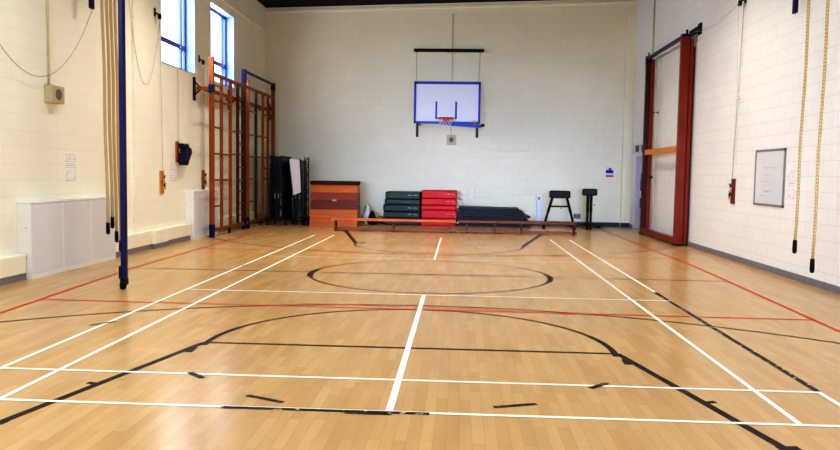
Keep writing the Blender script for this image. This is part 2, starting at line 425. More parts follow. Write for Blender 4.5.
# window frames, panes and reveals
for i, (a, b) in enumerate(wins+near_wins):
    X = -5.82
    fr = MB()
    fr.box(X-.03, X+.03, a, a+.06, WZ0, WZ1); fr.box(X-.03, X+.03, b-.07, b, WZ0, WZ1)
    fr.box(X-.03, X+.03, a, b, WZ0, WZ0+.06); fr.box(X-.03, X+.03, a, b, WZ1-.08, WZ1)
    fr.box(X-.035, X+.035, a, b, 4.17, 4.27)
    m1 = b-.27
    fr.box(X-.03, X+.03, m1-.035, m1+.035, WZ0, WZ1)
    w = struct('window_%d' % (i+1), fr, M['winframe'])
    struct('pane', MB().box(X-.004, X+.004, a+.05, b-.05, WZ0+.05, WZ1-.05), M['glass'], w)
    rv = MB()
    rv.box(X+.03, XL+.002, b-.012, b, WZ0, WZ1); rv.box(X+.03, XL+.002, a, a+.012, WZ0, WZ1)
    rv.box(X+.03, XL+.002, a, b, WZ1-.012, WZ1); rv.box(X+.03, XL+.015, a, b, WZ0-.0, WZ0+.015)
    struct('reveal', rv, M['reveal'], w)
    struct('window_handle', MB().box(X+.03, X+.06, m1-.14, m1-.04, 4.2, 4.24), M['alu'], w)

# wall mouldings, pilasters, skirting
struct('trim_7', MB().box(XL, XL+.04, YF, YB, 5.74, 5.79), M['wall_l'])
struct('trim_8', slope_box(MB(), XL, XR, YB-.04, YB, -.15, -.09), M['cream'])
struct('trim_9', MB().box(XR-.28, XR, YB-.12, YB, 0, 6.34), M['wall_b'])
struct('trim_10', MB().box(XL, XL+.05, 8.9, 9.42, .34, 5.74), M['wall_l'])
lg = MB()
lg.box(XL, XL+.13, YF, 5.22, .09, .35, .012); lg.box(XL, XL+.13, 7.80, 9.45, .09, .35, .012)
lg.box(XL, XL+.19, 9.45, 10.15, .09, .35, .012); lg.box(XL, XL+.13, 10.15, 11.55, .09, .35, .012); lg.box(XL, XL+.1, 13.3, YB, .09, .33, .012)
struct('trim_11', lg, M['cream'])
lb = MB()
lb.box(XL, XL+.12, YF, 5.22, 0, .09); lb.box(XL, XL+.12, 7.8, 9.45, 0, .09); lb.box(XL, XL+.18, 9.45, 10.15, 0, .09); lb.box(XL, XL+.12, 10.15, 11.55, 0, .09)
lb.box(XL, XL+.09, 13.3, YB, 0, .09)
struct('baseboard_left', lb, M['skirt_grey'])
struct('baseboard_right', MB().box(XR-.02, XR, YF, 16.5, 0, .10).box(XR-.02, XR, 17.99, YB-.12, 0, .1), M['skirt_grey'])
struct('baseboard_back', MB().box(XL, XR-.28, YB-.025, YB, 0, .13).box(XR-.28, XR, YB-.14, YB-.12, 0, .13), M['skirt_dark'])
# door recess on the right
d = struct('door_1', MB().box(XR+.14, XR+.19, 16.6, 17.9, .01, 2.1), M['door'])
struct('door_frame', MB().box(XR+.02, XR+.2, 16.55, 16.6, 0, 2.16).box(XR+.02, XR+.2, 17.9, 17.95, 0, 2.16).box(XR+.02, XR+.2, 16.6, 17.9, 2.1, 2.16), M['door'], d)
struct('door_handle', MB().bar((XR+.08, 17.1, .95), (XR+.08, 17.1, 1.25), .03, .03).bar((XR+.08, 17.1, .97), (XR+.14, 17.1, .97), .02, .02).bar((XR+.08, 17.1, 1.23), (XR+.14, 17.1, 1.23), .02, .02), M['alu'], d)
struct('wall_outer', MB().box(XR+.3, XR+.34, 16.4, 18.1, 0, 2.3), M['cream'])

# ------------------------------------------------------------------ heaters
def heater(y0, y1, n, label, front=-5.39):
    t = thing('heater_cabinet', label, 'heater', (XL+.1, (y0+y1)/2, 0))
    c = MB(); w = (y1-y0)/n
    c.box(XL+.002, front-.012, y0, y1, .0, 1.06)
    c.box(XL+.002, front, y0-.005, y1+.005, 1.03, 1.065, .006)
    c.box(front-.012, front, y0, y1, 0, .06)
    for k in range(n+1):
        yy = y0+w*k; e = .022
        c.box(front-.012, front, max(y0, yy-e), min(y1, yy+e), .06, 1.03)
    obj('casing', c, M['heater'], t)
    for k in range(n):
        obj('grille_panel', MB().box(front-.02, front-.006, y0+w*k+.024, y0+w*(k+1)-.024, .062, 1.028), M['perf'], t)
    for z in (.3, .7):
        obj('screw', MB().lathe([(.008, -.006), (.008, .0)], (XL+.12, y0, z), 8, 'Y'), M['steel'], t)
heater(5.24, 7.78, 3, 'white wall heater cabinet with three perforated grey panels behind the ropes')
heater(11.6, 13.25, 2, 'smaller white heater cabinet behind the near end of the wooden climbing frames')

# ------------------------------------------------------------------ climbing ropes
def rope(x, y, ztop, zbot, label, group, lean=0, r=.024):
    t = thing('climbing_rope', label, 'rope', (x, y, zbot), group)
    n = 20
    pts = [(x+.006*math.sin(k*.9), y+lean*(k/n), zbot+.12+(ztop-zbot-.12)*k/n) for k in range(n+1)]
    obj('rope_cord', MB().tube(pts, r, 10), M['rope'], t)
    obj('end_sleeve', MB().lathe([(.012, 0), (.027, .012), (.03, .06), (.028, .16), (.024, .19)], (x, y, zbot), 12), M['rubber'], t)
    obj('top_shackle', MB().tube([(x, y+lean, ztop), (x, y+lean, ztop+.12)], .012, 8).lathe([(.035, 0), (.035, .05)], (x, y+lean, ztop-.02), 10), M['steel'], t)
    return t
LX = -4.9
for i, (y, z, nm) in enumerate(((6.47, .53, 'tan climbing rope nearest the left edge of the rope bundle, by the heater'),
                          (6.62, .61, 'second tan climbing rope from the left, the one ending highest above the floor'),
                          (6.76, .38, 'third tan climbing rope from the left in the bundle by the blue pole'),
                          (6.90, .22, 'tan climbing rope hanging right against the blue pole, its end lowest of the bundle'))):
    rope(LX, y, 6.1, z, nm, 'ropes gathered beside the blue pole', lean=-.16)
rope(5.1, 6.02, 6.1, .50, 'tan climbing rope by the printed notice on the right wall', 'ropes hanging by the right wall', -.12, .019)
rope(5.1, 5.47, 6.1, .30, 'tan climbing rope nearest the right edge of the hall', 'ropes hanging by the right wall', -.12, .019)
# overhead rails that carry them
for X, lb in ((LX, 'dark overhead steel rail above the left ropes'), (5.1, 'dark overhead steel rail above the right ropes')):
    single('rope_track', MB().box(X-.05, X+.05, 4.2 if X > 0 else 5.6, 7.4, 6.18, 6.28), M['black'], lb, 'rail')

# blue pole
t = thing('blue_pole', 'tall dark blue steel pole standing on the floor beside the left ropes', 'pole', (-3.83, 4.6, 0))
obj('pole', MB().box(-3.842, -3.776, 4.56, 4.64, .1, 6.27, .012), M['blue'], t)
obj('wheel', MB().lathe([(.02, -.025), (.055, -.022), (.06, 0), (.055, .022), (.02, .025)], (-3.812, 4.57, .061), 18, 'X'), M['rubber'], t)
obj('foot_bracket', MB().box(-3.85, -3.77, 4.56, 4.64, .06, .14, .006).box(-3.87, -3.842, 4.57, 4.63, .14, .3, .005), M['black'], t)

# blue brackets high on both walls
def bracket(x, y, z0, sx, label):
    t = thing('rope_bracket', label, 'bracket', (x, y, z0))
    obj('bracket_arm', MB().bar((x, y, z0), (x+.01*sx, y+.02, z0+.28), .05, .09).bar((x+.01*sx, y+.02, z0+.24), (x-.04*sx, y-.05, 5.35), .09, .12), M['blue'], t)
    obj('wall_bar', MB().bar((x-.05*sx, y-.04, 5.3), (sx*(-5.4)*-1 if 0 else (XL if sx < 0 else XR), y-.04, 5.3), .06, .06), M['black'], t)
bracket(-5.38, 7.02, 4.02, -1, 'dark blue steel bracket end high on the left wall')
bracket(5.40, 7.1, 4.02, 1, 'dark blue steel bracket end high on the right wall')

# ------------------------------------------------------------------ loudspeakers
def speaker(cx, cy, cz, nrm, w, h, label, conduit_top):
    t = thing('wall_speaker', label, 'loudspeaker', (cx, cy, cz))
    if nrm == 'X':
        c = MB().box(cx, cx+.12, cy-w/2, cy+w/2, cz, cz+h, .008)
        g = MB().lathe([(.078, .12), (.078, .128), (.05, .13), (.045, .122), (.02, .124)], (cx, cy, cz+h/2), 20, 'X')
    else:
        c = MB().box(cx-w/2, cx+w/2, cy-.12, cy, cz, cz+h, .008)
        g = MB().lathe([(.075, -.12), (.075, -.128), (.05, -.13), (.045, -.122), (.02, -.124)], (cx, cy, cz+h/2), 20, 'Y')
    obj('speaker_case', c, M['spkbox'], t); obj('speaker_grille', g, M['grille'], t)
    p = MB()
    if nrm == 'X': p.tube([(cx+.02, cy-.07, cz+h), (cx+.02, cy-.07, conduit_top)], .014, 8)
    else: p.tube([(cx-.02, cy-.02, cz+h), (cx-.02, cy-.02, conduit_top)], .011, 8)
    obj('cable_conduit', p, M['conduit'], t)
speaker(XL+.002, 6.14, 2.47, 'X', .34, .25, 'beige square loudspeaker hanging from a conduit on the left wall', 6.4)
speaker(.14, YB-.002, 2.41, 'Y', .28, .29, 'small grey square loudspeaker on the back wall under the backboard', 6.33)

# ------------------------------------------------------------------ notices
def notice(x, y0, y1, z0, z1, label):
    s = 1 if x < 0 else -1
    mb = MB().box(min(x, x+s*.004), max(x, x+s*.004), y0, y1, z0, z1)
    single('paper_notice', mb, M['paper'], label, 'notice')
notice(XL, 6.52, 6.86, 1.32, 1.75, 'white printed notice on the left wall above the near heater')
notice(XL, 10.7, 11.08, 1.28, 1.70, 'faint white notice on the left wall between two cord cleats')
notice(XR, 7.14, 7.42, 1.22, 1.68, 'white printed notice beside the whiteboard')
notice(XR, 13.85, 14.3, 1.32, 1.75, 'faint pale notice on the wall seen through the red frame')

# whiteboard
t = thing('whiteboard', 'small grey framed whiteboard with faint marks on the right wall', 'whiteboard', (XR, 8.13, 1.08))
X = XR-.002
obj('writing_surface', MB().box(X-.012, X, 7.57, 8.72, 1.1, 2.0), M['whiteb'], t)
fr = MB()
for a, b, c, d_ in ((7.54, 7.58, 1.08, 2.02), (8.71, 8.75, 1.08, 2.02), (7.54, 8.75, 1.08, 1.115), (7.54, 8.75, 1.985, 2.02)): fr.box(X-.02, X, a, b, c, d_)
obj('board_frame', fr, M['alu'], t)
mk = MB(); mk.mi = 0
for k, (y, z, l) in enumerate(((8.35, 1.72, .5), (8.4, 1.6, .35), (8.45, 1.48, .3), (8.3, 1.33, .25), (8.5, 1.25, .2))):
    mk.tube([(X-.013, y-l*q/8, z+.012*math.sin(q*2.1+k)) for q in range(9)], .004, 5)
obj('pen_marks', mk, mat('faint_pen', srgb(196, 208, 222), .6), t)

# sign on the back wall: blue emblem with a white gap and a red strip below
t = thing('safety_sign', 'small white sign with blue block and red strip on back wall', 'sign', (4.93, YB, 1.5))
obj('sign_plate', MB().box(4.81, 5.05, YB-.006, YB-.001, 1.49, 1.79), M['white'], t)
obj('blue_block', MB().box(4.82, 5.04, YB-.010, YB-.006, 1.62, 1.71).box(4.90, 4.97, YB-.010, YB-.006, 1.71, 1.77), M['blueink'], t)
obj('red_strip', MB().box(4.82, 5.04, YB-.010, YB-.006, 1.51, 1.555, 0), M['redink'], t)
# sockets and trunking
t = thing('wall_socket', 'small grey round-cornered socket low on back wall between the two vaulting bucks', 'socket', (4.08, YB, .22))
obj('socket_plate', MB().box(3.88, 4.10, YB-.03, YB-.001, .22, .38, .012), M['socket'], t)
obj('socket_face', MB().lathe([(.05, -.036), (.05, -.03)], (3.94, YB, .3), 12, 'Y').lathe([(.05, -.036), (.05, -.03)], (4.04, YB, .3), 12, 'Y'), M['grille'], t)
t = thing('pipe_cover', 'narrow white vertical pipe cover on the back wall right of navy mats', 'pipe cover', (2.84, YB, .1))
obj('cover', MB().box(2.76, 2.92, YB-.06, YB-.001, .13, .92, .01), M['white'], t)
obj('cover_switch', MB().box(2.80, 2.86, YB-.07, YB-.06, .78, .86), M['grille'], t)
# exit box
t = thing('exit_light', 'small boxed exit light with dark green face above the recessed door', 'exit light', (XR, 17.3, 2.17))
obj('light_case', MB().box(XR-.12, XR-.001, 16.95, 17.75, 2.2, 2.44, .01), M['white'], t)
obj('light_face', MB().box(XR-.06, XR-.01, 16.93, 16.949, 2.23, 2.41).box(XR-.126, XR-.12, 17.0, 17.4, 2.23, 2.41), M['exitg'], t)

# ------------------------------------------------------------------ cord cleats
def cleat(x, y0, y1, z0, z1, label, cord_top, wood='cleat', bag=False, dy=0):
    s = 1 if x < 0 else -1
    ym = (y0+y1)/2
    t = thing('cord_cleat', label, 'cleat', (x, ym, z0))
    ya, yb = ym-.09, ym+.09
    obj('cleat_board', MB().box(min(x, x+s*.025), max(x, x+s*.025), ya, yb, z0, z1, .004), M[wood], t)
    xx = x+s*.06
    zc = z0+(z1-z0)*.55
    k = MB().bar((x+s*.025, ym, zc), (xx, ym, zc), .03, .03).tube([(xx+s*.02, ym, zc-.12), (xx, ym, zc-.05), (xx, ym, zc+.05), (xx+s*.02, ym, zc+.12)], .014, 8)
    obj('cleat_horn', k, M['black'], t)
    co = MB().tube([(xx, ym+.004*q*(-1)**q, zc+.015*q-.04) for q in range(6)], .022, 6)
    co.tube([(xx, ym, zc+.05), (x+s*.04, ym+dy*.1, z1+.05), (x+s*.03, ym+dy, cord_top)], .006, 6)
    co.tube(catenary((xx+s*.01, ym, zc), (xx+s*.01, ym+.06, zc-.02), .16, 10), .011, 6)
    obj('cord', co, M['cordl'] if bag else M['cord'], t)
    return t
xl = XL+.001
cleat(xl, 10.13, 10.35, 1.04, 1.50, 'orange wooden cord cleat on left wall, nearest the blue pole', 4.5, 'orange_wood', dy=-.1)
cleat(xl, 10.98, 11.22, 1.68, 2.12, 'wooden cord cleat carrying a hanging navy bag on the left wall', 3.62)
cleat(xl, 12.6, 12.85, 1.08, 1.52, 'brown wooden cord cleat beside the climbing frame on the left wall', 3.9)
cleat(XR-.001, 9.62, 9.95, 1.05, 1.52, 'red-brown wooden cord cleat on right wall left of the whiteboard', 4.76, 'red_wood', dy=-.2)
bg = MB()
tb = bmesh.new(); bmesh.ops.create_cube(tb, size=1); bmesh.ops.subdivide_edges(tb, edges=tb.edges[:], cuts=5, use_grid_fill=True)
for v in tb.verts:
    c = v.co; k = .75+.35*(.5-c.z)*(1 if abs(c.y) > .3 else 1.1)
    k = .72+.45*(c.z+.5); p = Vector((c.x*.11*(1+.3*math.cos(c.y*3)), c.y*.36*k, c.z*.40))
    p += Vector((0, .07*math.sin(c.z*5+1)+(.06 if c.z > .1 and c.y > .2 else 0), .03*math.sin(c.y*9)-(.12 if c.z > .35 and c.y > .3 else 0)))
    v.co = p+Vector((XL+.13, 11.2, 1.85))
for fc in tb.faces: fc.smooth = True
bg.merge(tb)
t = thing('drawstring_bag', 'navy cloth bag hanging from a wooden cord cleat on the left wall', 'bag', (XL+.13, 11.2, 1.62))
obj('bag_body', bg, M['navy2'], t)
obj('bag_strap', MB().tube([(XL+.1, 11.12, 2.0), (XL+.09, 11.15, 2.12), (XL+.1, 11.2, 2.0)], .014, 6), M['cordl'], t)

# cords and pulleys
def pulley(x, y, z, label):
    t = thing('pulley', label, 'pulley', (x, y, z)); s = 1 if x < 0 else -1
    xb = XL if x < 0 else XR
    obj('bracket', MB().bar((xb, y, z+.08), (x, y, z+.02), .03, .03).box(min(xb, xb+s*.01), max(xb, xb+s*.01), y-.04, y+.04, z, z+.16), M['black'], t)
    obj('sheave', MB().lathe([(.03, -.02), (.06, -.018), (.045, 0), (.06, .018), (.03, .02)], (x, y, z), 16, 'X'), M['black'], t)
pulley(XL+.1, 9.98, 4.5, 'small pulley beside the near high window')
pulley(XL+.1, 12.5, 3.98, 'small dark pulley on the wall between the two high windows')
pulley(XR-.1, 9.6, 4.72, 'dark pulley high on the right wall above the cleat')
single('slack_cord', MB().tube(catenary((XL+.06, 3.6, 4.72), (-5.42, 7.12, 4.02), 1.56, 30), .006, 6), M['cord'], 'thin grey cord looping slackly across left wall above loudspeaker', 'cord')
single('slack_cord', MB().tube(catenary((XL+.04, 8.62, 5.0), (XL+.1, 9.98, 4.47), 1.62, 30), .005, 6), M['cord'], 'thin grey cord hanging in a deep loop left of near window', 'cord')
single('slack_cord', MB().tube(catenary((XR-.1, 9.6, 4.74), (5.42, 12.1, 4.66), .12, 12), .005, 6), M['cord'], 'thin cord running from the pulley to the top of the red frame', 'cord')
single('hanging_cord', MB().tube([(XR-.08, 9.72, 4.7), (XR-.04, 9.72, 3.0), (XR-.04, 9.8, 1.5)], .004, 6).lathe([(.01, -.03), (.025, 0), (.01, .03)], (XR-.05, 9.6, 3.0), 8), M['cordl'], 'pale second cord with a knot hanging above the right cleat', 'cord')
single('slack_cord', MB().tube(catenary((XL+.1, 12.5, 3.96), (-5.2, 12.3, 3.4), .1, 10), .005, 6), M['cord'], 'short cord from the wall pulley to the near wooden climbing frame', 'cord')
single('wall_conduit', MB().tube([(XR-.03, 16.2, .14), (XR-.03, 16.2, 6.45)], .022, 8), M['conduit'], 'pale vertical conduit in the back right corner beside the red frame', 'conduit')

# ------------------------------------------------------------------ wooden climbing frames on the left wall
FX = -5.17
def post(mb, y, z0, z1, wx, wy): mb.box(FX-wx/2, FX+wx/2, y-wy/2, y+wy/2, z0, z1, .006); return mb
def climbing_frame(y0, posts, rungs, ztop, blue, label, feet):
    t = thing('climbing_ladder', label, 'climbing frame', (FX, y0, 0))
    for (y, z1, wx, wy, m) in posts:
        obj('upright', post(MB(), y, .12, z1, wx, wy), M[m], t)
    ya, yb = posts[0][0], posts[-1][0]
    obj('top_rail', MB().box(FX-.03, FX+.03, ya, yb, ztop-.045, ztop+.03, .005), M['frame_wood'], t)
    obj('bottom_rail', MB().box(FX-.035, FX+.035, ya, yb, .12, .2, .005), M['frame_wood'], t)
    for a, b, z in rungs:
        obj('rung', MB().tube([(FX, a, z), (FX, b, z)], .021, 8), M['frame_wood'], t)
    for y in feet:
        obj('floor_foot', MB().box(FX-.055, FX+.055, y-.05, y+.05, .0, .3, .008), M['blue'], t)
    if blue:
        obj('blue_top_bar', MB().box(FX-.03, FX+.03, blue[0], blue[1], blue[2]-.03, blue[2]+.03, .005), M['blue'], t)
        obj('blue_cap', MB().box(FX-.056, FX+.056, blue[0]-.06, blue[0]+.06, blue[2]-.3, blue[2]+.04, .006), M['blue'], t)
        obj('blue_cap', MB().box(FX-.056, FX+.056, blue[1]-.06, blue[1]+.06, blue[2]-.18, blue[2]+.04, .006), M['blue'], t)
    else:
        obj('blue_collar', MB().box(FX-.06, FX+.06, ya-.06, ya+.06, 3.26, 3.44, .006), M['blue'], t)
    cs = MB().lathe([(.02, -.02), (.05, -.018), (.05, .018), (.02, .02)], (FX, (ya+yb)/2+.1, .05), 14, 'X').box(FX-.03, FX+.03, (ya+yb)/2+.07, (ya+yb)/2+.13, .06, .13)
    obj('caster', cs, M['rubber'], t)
    # arm back to the wall
    wb = MB().box(XL+.001, XL+.03, ya-.06, ya+.06, 3.08, 3.6, .004)
    wb.bar((XL+.02, ya, 3.2), (XL+.16, ya, 3.33), .03, .03).bar((XL+.02, ya, 3.5), (XL+.16, ya, 3.37), .03, .03)
    obj('wall_bracket', wb, M['black'], t)
    obj('wall_arm', MB().bar((XL+.03, ya, 3.35), (FX, ya, 3.35), .05, .08), M['frame_wood'], t)
    obj('wall_arm', MB().bar((XL+.001, yb-.05, 3.35), (FX, yb-.05, 3.35), .05, .08), M['frame_wood'], t)
    obj('rear_rail', MB().box(-5.38, -5.33, ya+.02, yb-.02, 3.30, 3.39, .004), M['frame_wood'], t)
    lt = MB()
    for z in (3.3, 3.05): lt.box(FX-.06, FX-.02, yb-.25, yb-.15, z, z+.12, .004)
    lt.tube([(FX-.05, yb-.2, 3.0), (FX-.05, yb-.2, 3.5)], .018, 8)
    obj('latch', lt, M['black'], t)
fw, fd = 'frame_wood', 'frame_dark'
climbing_frame(12.2, [(12.14, 4.05, .11, .07, fw), (12.83, 3.68, .07, .05, fw), (13.53, 3.7, .075, .05, fw), (14.14, 3.7, .075, .05, fd), (14.55, 3.7, .06, .05, fd)],
    [(12.14, 12.83, z) for z in (3.45, 3.1, 2.5, 1.9, 1.3, .7)]+[(12.83, 13.53, z) for z in (3.1, 1.9, 1.3)]+[(13.53, 14.14, z) for z in (2.48, 1.92)]+
    [(14.14, 14.55, z) for z in (3.1, 2.5, 2.2, 1.94, 1.6, 1.28, 1.0, .69, .4)], 3.69, None, 'nearer wooden wall climbing frame with blue foot, folded along the left wall', (12.14,))
climbing_frame(14.7, [(14.70, 4.09, .1, .07, fd), (15.02, 3.9, .1, .06, fw), (15.85, 3.7, .07, .05, fd), (16.58, 3.7, .075, .05, fw), (17.14, 3.7, .07, .05, fw), (17.75, 4.05, .1, .07, fw)],
    [(15.02, 15.85, z) for z in (3.1, 2.48, 1.9, 1.3, .7)]+[(15.85, 16.58, z) for z in (2.48, 1.9)]+[(16.58, 17.14, z) for z in (3.1, 2.48, 1.9, 1.6, 1.3)]+[(17.14, 17.75, z) for z in (3.1, 1.9, 1.3)],
    3.70, (14.70, 17.75, 4.08), 'farther wooden wall climbing frame with a dark blue top bar, by the back corner', (14.70, 15.02))

# ------------------------------------------------------------------ big red-brown frame on the right wall
t = thing('climbing_ladder', 'tall red-brown wooden frame with blue top bar folded against right wall', 'climbing frame', (5.42, 14.3, 0))
rx0, rx1 = 5.24, 5.545
obj('upright', MB().box(rx0, rx1-.12, 12.45, 12.57, 0.02, 4.62, .008), M['red_wood'], t)
obj('upright', MB().box(rx1-.11, rx1-.04, 12.43, 12.55, 0.02, 4.62, .006), M['red_wood'], t)
obj('upright', MB().box(rx1-.03, rx1, 12.47, 12.57, 0.02, 4.4, .004), M['red_wood_d'], t)
obj('upright', MB().box(rx0+.03, rx0+.14, 15.75, 15.86, 0.02, 4.62, .008), M['red_wood_d'], t)
obj('upright', MB().box(rx0+.15, rx1-.05, 15.75, 15.86, 0.02, 4.62, .006), M['red_wood'], t)
obj('bottom_rail', MB().box(rx0+.02, rx0+.14, 12.57, 15.75, .03, .17, .006), M['red_wood'], t)
obj('bottom_rail', MB().box(rx1-.1, rx1-.02, 12.57, 15.75, .03, .12, .006), M['red_wood_d'], t)
obj('middle_rail', MB().box(rx0+.06, rx0+.12, 12.57, 15.75, 2.10, 2.24, .006), M['orange_wood'], t)
obj('blue_top_bar', MB().box(rx0+.03, rx0+.11, 12.5, 15.9, 4.60, 4.67, .006), M['blue'], t)
obj('blue_cap', MB().box(rx0, rx1-.1, 12.42, 12.56, 4.62, 4.68, .006).bar((rx0+.12, 12.5, 4.66), (rx0+.12, 12.5, 4.78), .04, .04), M['blue'], t)
obj('blue_cap', MB().box(rx0+.03, rx0+.17, 15.74, 15.9, 4.5, 4.7, .006).bar((rx0+.1, 15.82, 4.7), (rx0+.1, 15.82, 4.8), .03, .03), M['blue'], t)
obj('wall_hook', MB().bar((rx1-.14, 12.4, 4.66), (XR-.005, 12.2, 4.76), .06, .12).box(XR-.03, XR-.001, 12.1, 12.3, 4.62, 4.86), M['black'], t)
obj('hook_link', MB().tube([(rx1-.12, 12.42, 4.62), (rx1-.05, 12.4, 4.55), (rx1-.02, 12.38, 4.62), (rx1-.01, 12.36, 4.5)], .016, 6), M['steel'], t)
obj('latch', MB().box(rx0-.02, rx0+.03, 15.6, 15.72, 1.42, 1.62, .006).bar((rx0+.03, 15.5, 1.52), (rx0+.25, 15.5, 1.52), .05, .07).bar((rx0+.1, 15.4, 3.2), (rx0+.3, 15.4, 3.2), .03, .03), M['red_wood_d'], t)
obj('hinge', MB().box(rx0+.0, rx0+.03, 15.76, 15.85, .7, .95, .005).box(rx0+.0, rx0+.03, 15.76, 15.85, 1.15, 1.45, .005), M['red_wood_d'], t)
obj('floor_foot', MB().box(rx0-.01, rx1-.03, 12.42, 12.6, 0, .035, .004).box(rx0+.02, rx0+.16, 15.72, 15.9, 0, .035, .004), M['rubber'], t)
single('hanging_cord', MB().tube([(5.45, 15.35, .3), (5.45, 15.35, 4.55)], .016, 8), M['conduit'], 'beige rope hanging inside the far side of the red-brown frame', 'cord')

# ------------------------------------------------------------------ backboard
t = thing('basketball_hoop', 'white basketball backboard in blue frame with a red ring on back wall', 'basketball hoop', (0.02, 17.0, 2.9))
bx0, bx1, bz0, bz1, by = -.92, .96, 2.94, 4.12, 16.9
obj('backboard', MB().box(bx0, bx1, by, by+.03, bz0, bz1), M['white'], t)
fr = MB()
e = .075
fr.box(bx0, bx0+e*.8, by-.02, by+.05, bz0, bz1).box(bx1-e*.8, bx1, by-.02, by+.05, bz0, bz1).box(bx0, bx1, by-.02, by+.05, bz1-e, bz1).box(bx0, bx1, by-.02, by+.05, bz0, bz0+e*.8)
obj('board_frame', fr, M['bluebd'], t)
obj('lower_brace', MB().bar((-.15, by-.03, 2.95), (1.0, by-.03, 2.87), .05, .09), M['bluebd'], t)
obj('aiming_marks', MB().box(-.31, -.26, by-.006, by, 3.10, 3.56).box(.25, .30, by-.006, by, 3.10, 3.56).box(-.31, -.24, by-.006, by, 3.07, 3.11).box(.24, .30, by-.006, by, 3.07, 3.11), M['bluebd'], t)
rc = (0.0, by-.42, 3.06)
obj('ring', MB().tube([(rc[0]+.225*math.cos(a*PI/16), rc[1]+.225*math.sin(a*PI/16), rc[2]) for a in range(33)], .018, 8)
    .box(-.09, .09, by-.03, by, 2.95, 3.12).bar((-.07, by-.02, 3.04), (-.07, by-.2, 3.05), .03, .05).bar((.07, by-.02, 3.04), (.07, by-.2, 3.05), .03, .05), M['ring'], t)
nt_ = MB()
for k in range(12):
    for sg in (-1, 1):
        pts = []
        for q in range(7):
            a = 2*PI*k/12+sg*q*PI/12*.9; r = .222-.10*(q/6)**.7
            pts.append((rc[0]+r*math.cos(a), rc[1]+r*math.sin(a), rc[2]-.02-q*.052))
        nt_.tube(pts, .004, 4)
obj('net', nt_, M['net'], t)
sup = MB()
for x in (-.82, .88):
    sup.box(x-.035, x+.035, by+.05, by+.13, 2.56, 3.0)
    sup.bar((x, by+.09, 2.99), (x, YB-.01, 2.99), .05, .04).bar((x, by+.09, 4.0), (x, YB-.01, 4.0), .05, .05)
obj('support_arm', sup, M['black'], t)
obj('brace_end', MB().tube([(.98, by-.03, 2.9), (1.08, by-.03, 2.9)], .04, 10), M['black'], t)
obj('winch_handle', MB().box(.72, .86, by-.08, by-.03, 2.98, 3.03, .008), M['orange_wood'], t)
t = thing('hoist_bar', 'long black horizontal bar on back wall above the backboard', 'hoist bar', (0, 18.4, 5.18))
obj('bar', MB().box(-1.04, 1.07, 18.36, 18.44, 5.18, 5.27, .008), M['black'], t)
obj('wall_fixing', MB().box(-.98, -.9, 18.44, YB-.001, 5.18, 5.27).box(.9, .98, 18.44, YB-.001, 5.18, 5.27).box(-.04, .04, 18.44, YB-.001, 5.18, 5.27), M['black'], t)
obj('lift_cable', MB().tube([(-.95, 18.4, 5.2), (-.86, by+.02, 4.1)], .008, 6), M['cord'], t)
obj('lift_cable', MB().tube([(.96, 18.4, 5.2), (.90, by+.02, 4.1)], .008, 6), M['cord'], t)

# ------------------------------------------------------------------ vaulting box
t = thing('vaulting_box', 'wooden sectioned vaulting box with dark padded top against back wall', 'vaulting box', (-3.1, 16.65, 0))
def frustum(mb, x0, x1, y0, y1, z0, z1, tx, ty, th=.03):
    """ring of four sloping planks: tx, ty the inward taper per metre of height"""
    def rect(z, i): return [(x0+tx*z+i, y0+ty*z+i, z), (x1-tx*z-i, y0+ty*z+i, z), (x1-tx*z-i, y1-ty*z-i, z), (x0+tx*z+i, y1-ty*z-i, z)]
    vs = [[mb.bm.verts.new(p) for p in rect(z, i)] for z, i in ((z0, 0), (z1, 0), (z1, th), (z0, th))]
    fs = []
    for r in range(4):
        a, b = vs[r], vs[(r+1) % 4]
        for k in range(4): fs.append(mb.bm.faces.new([a[k], a[(k+1) % 4], b[(k+1) % 4], b[k]]))
    return mb._tagf(fs)
vx0, vx1, vy0, vy1 = -3.76, -2.42, 16.25, 17.05
secs = [(0, .215, 'vault_a', None), (.225, .72, 'vault_a', 'vault_c'), (.73, 1.165, 'vault_b', 'vault_a')]
for z0, z1, a, b in secs:
    zm = (z0+z1)/2
    if b is None: obj('box_section', frustum(MB(), vx0, vx1, vy0, vy1, z0, z1, .012, .16), M[a], t)
    else:
        mb = MB(); frustum(mb, vx0, vx1, vy0, vy1, z0, zm-.003, .012, .16); mb.mi = 1; frustum(mb, vx0, vx1, vy0, vy1, zm+.003, z1, .012, .16)
        obj('box_section', mb, [M[a], M[b]], t)
for z in (.22, .725):
    obj('hand_slot', MB().box(-3.14, -3.02, vy0+.16*z-.012, vy0+.16*z+.03, z-.015, z+.03, .008), M['webbing'], t)
obj('padded_top', MB().box(vx0-.02, vx1+.0, vy0+.12, vy1-.12, 1.165, 1.27, .03, 3), M['suede'], t)

# ------------------------------------------------------------------ gymnastics benches
def bench(x0, x1, y, feet, mtop, label):
    t = thing('balance_bench', label, 'bench', ((x0+x1)/2, y, 0), 'long balance benches in front of the mats')
    obj('seat_plank', MB().box(x0, x1, y-.12, y+.12, .27, .335, .01), M[mtop], t)
    obj('balance_rail', MB().box(x0+.05, x1+.02, y-.035, y+.035, .02, .09, .006), M['frame_wood'], t)
    for fx in feet:
        mb = MB().box(fx-.02, fx+.02, y-.10, y+.10, 0.0, .29, .006)
        obj('leg', mb, M['red_wood_d'], t)
    obj('end_hook', MB().box(x0-.02, x0+.03, y-.06, y+.06, .25, .29, .004), M['steel'], t)
bench(-2.86, .34, 14.82, (-2.78, -1.27, .2), 'vault_a', 'bright orange wooden balance bench in front of green and red mats')
bench(.39, 3.42, 14.84, (.62, 1.35, 2.03, 3.36), 'vault_c', 'darker wooden balance bench in front of navy mats, right of the orange one')
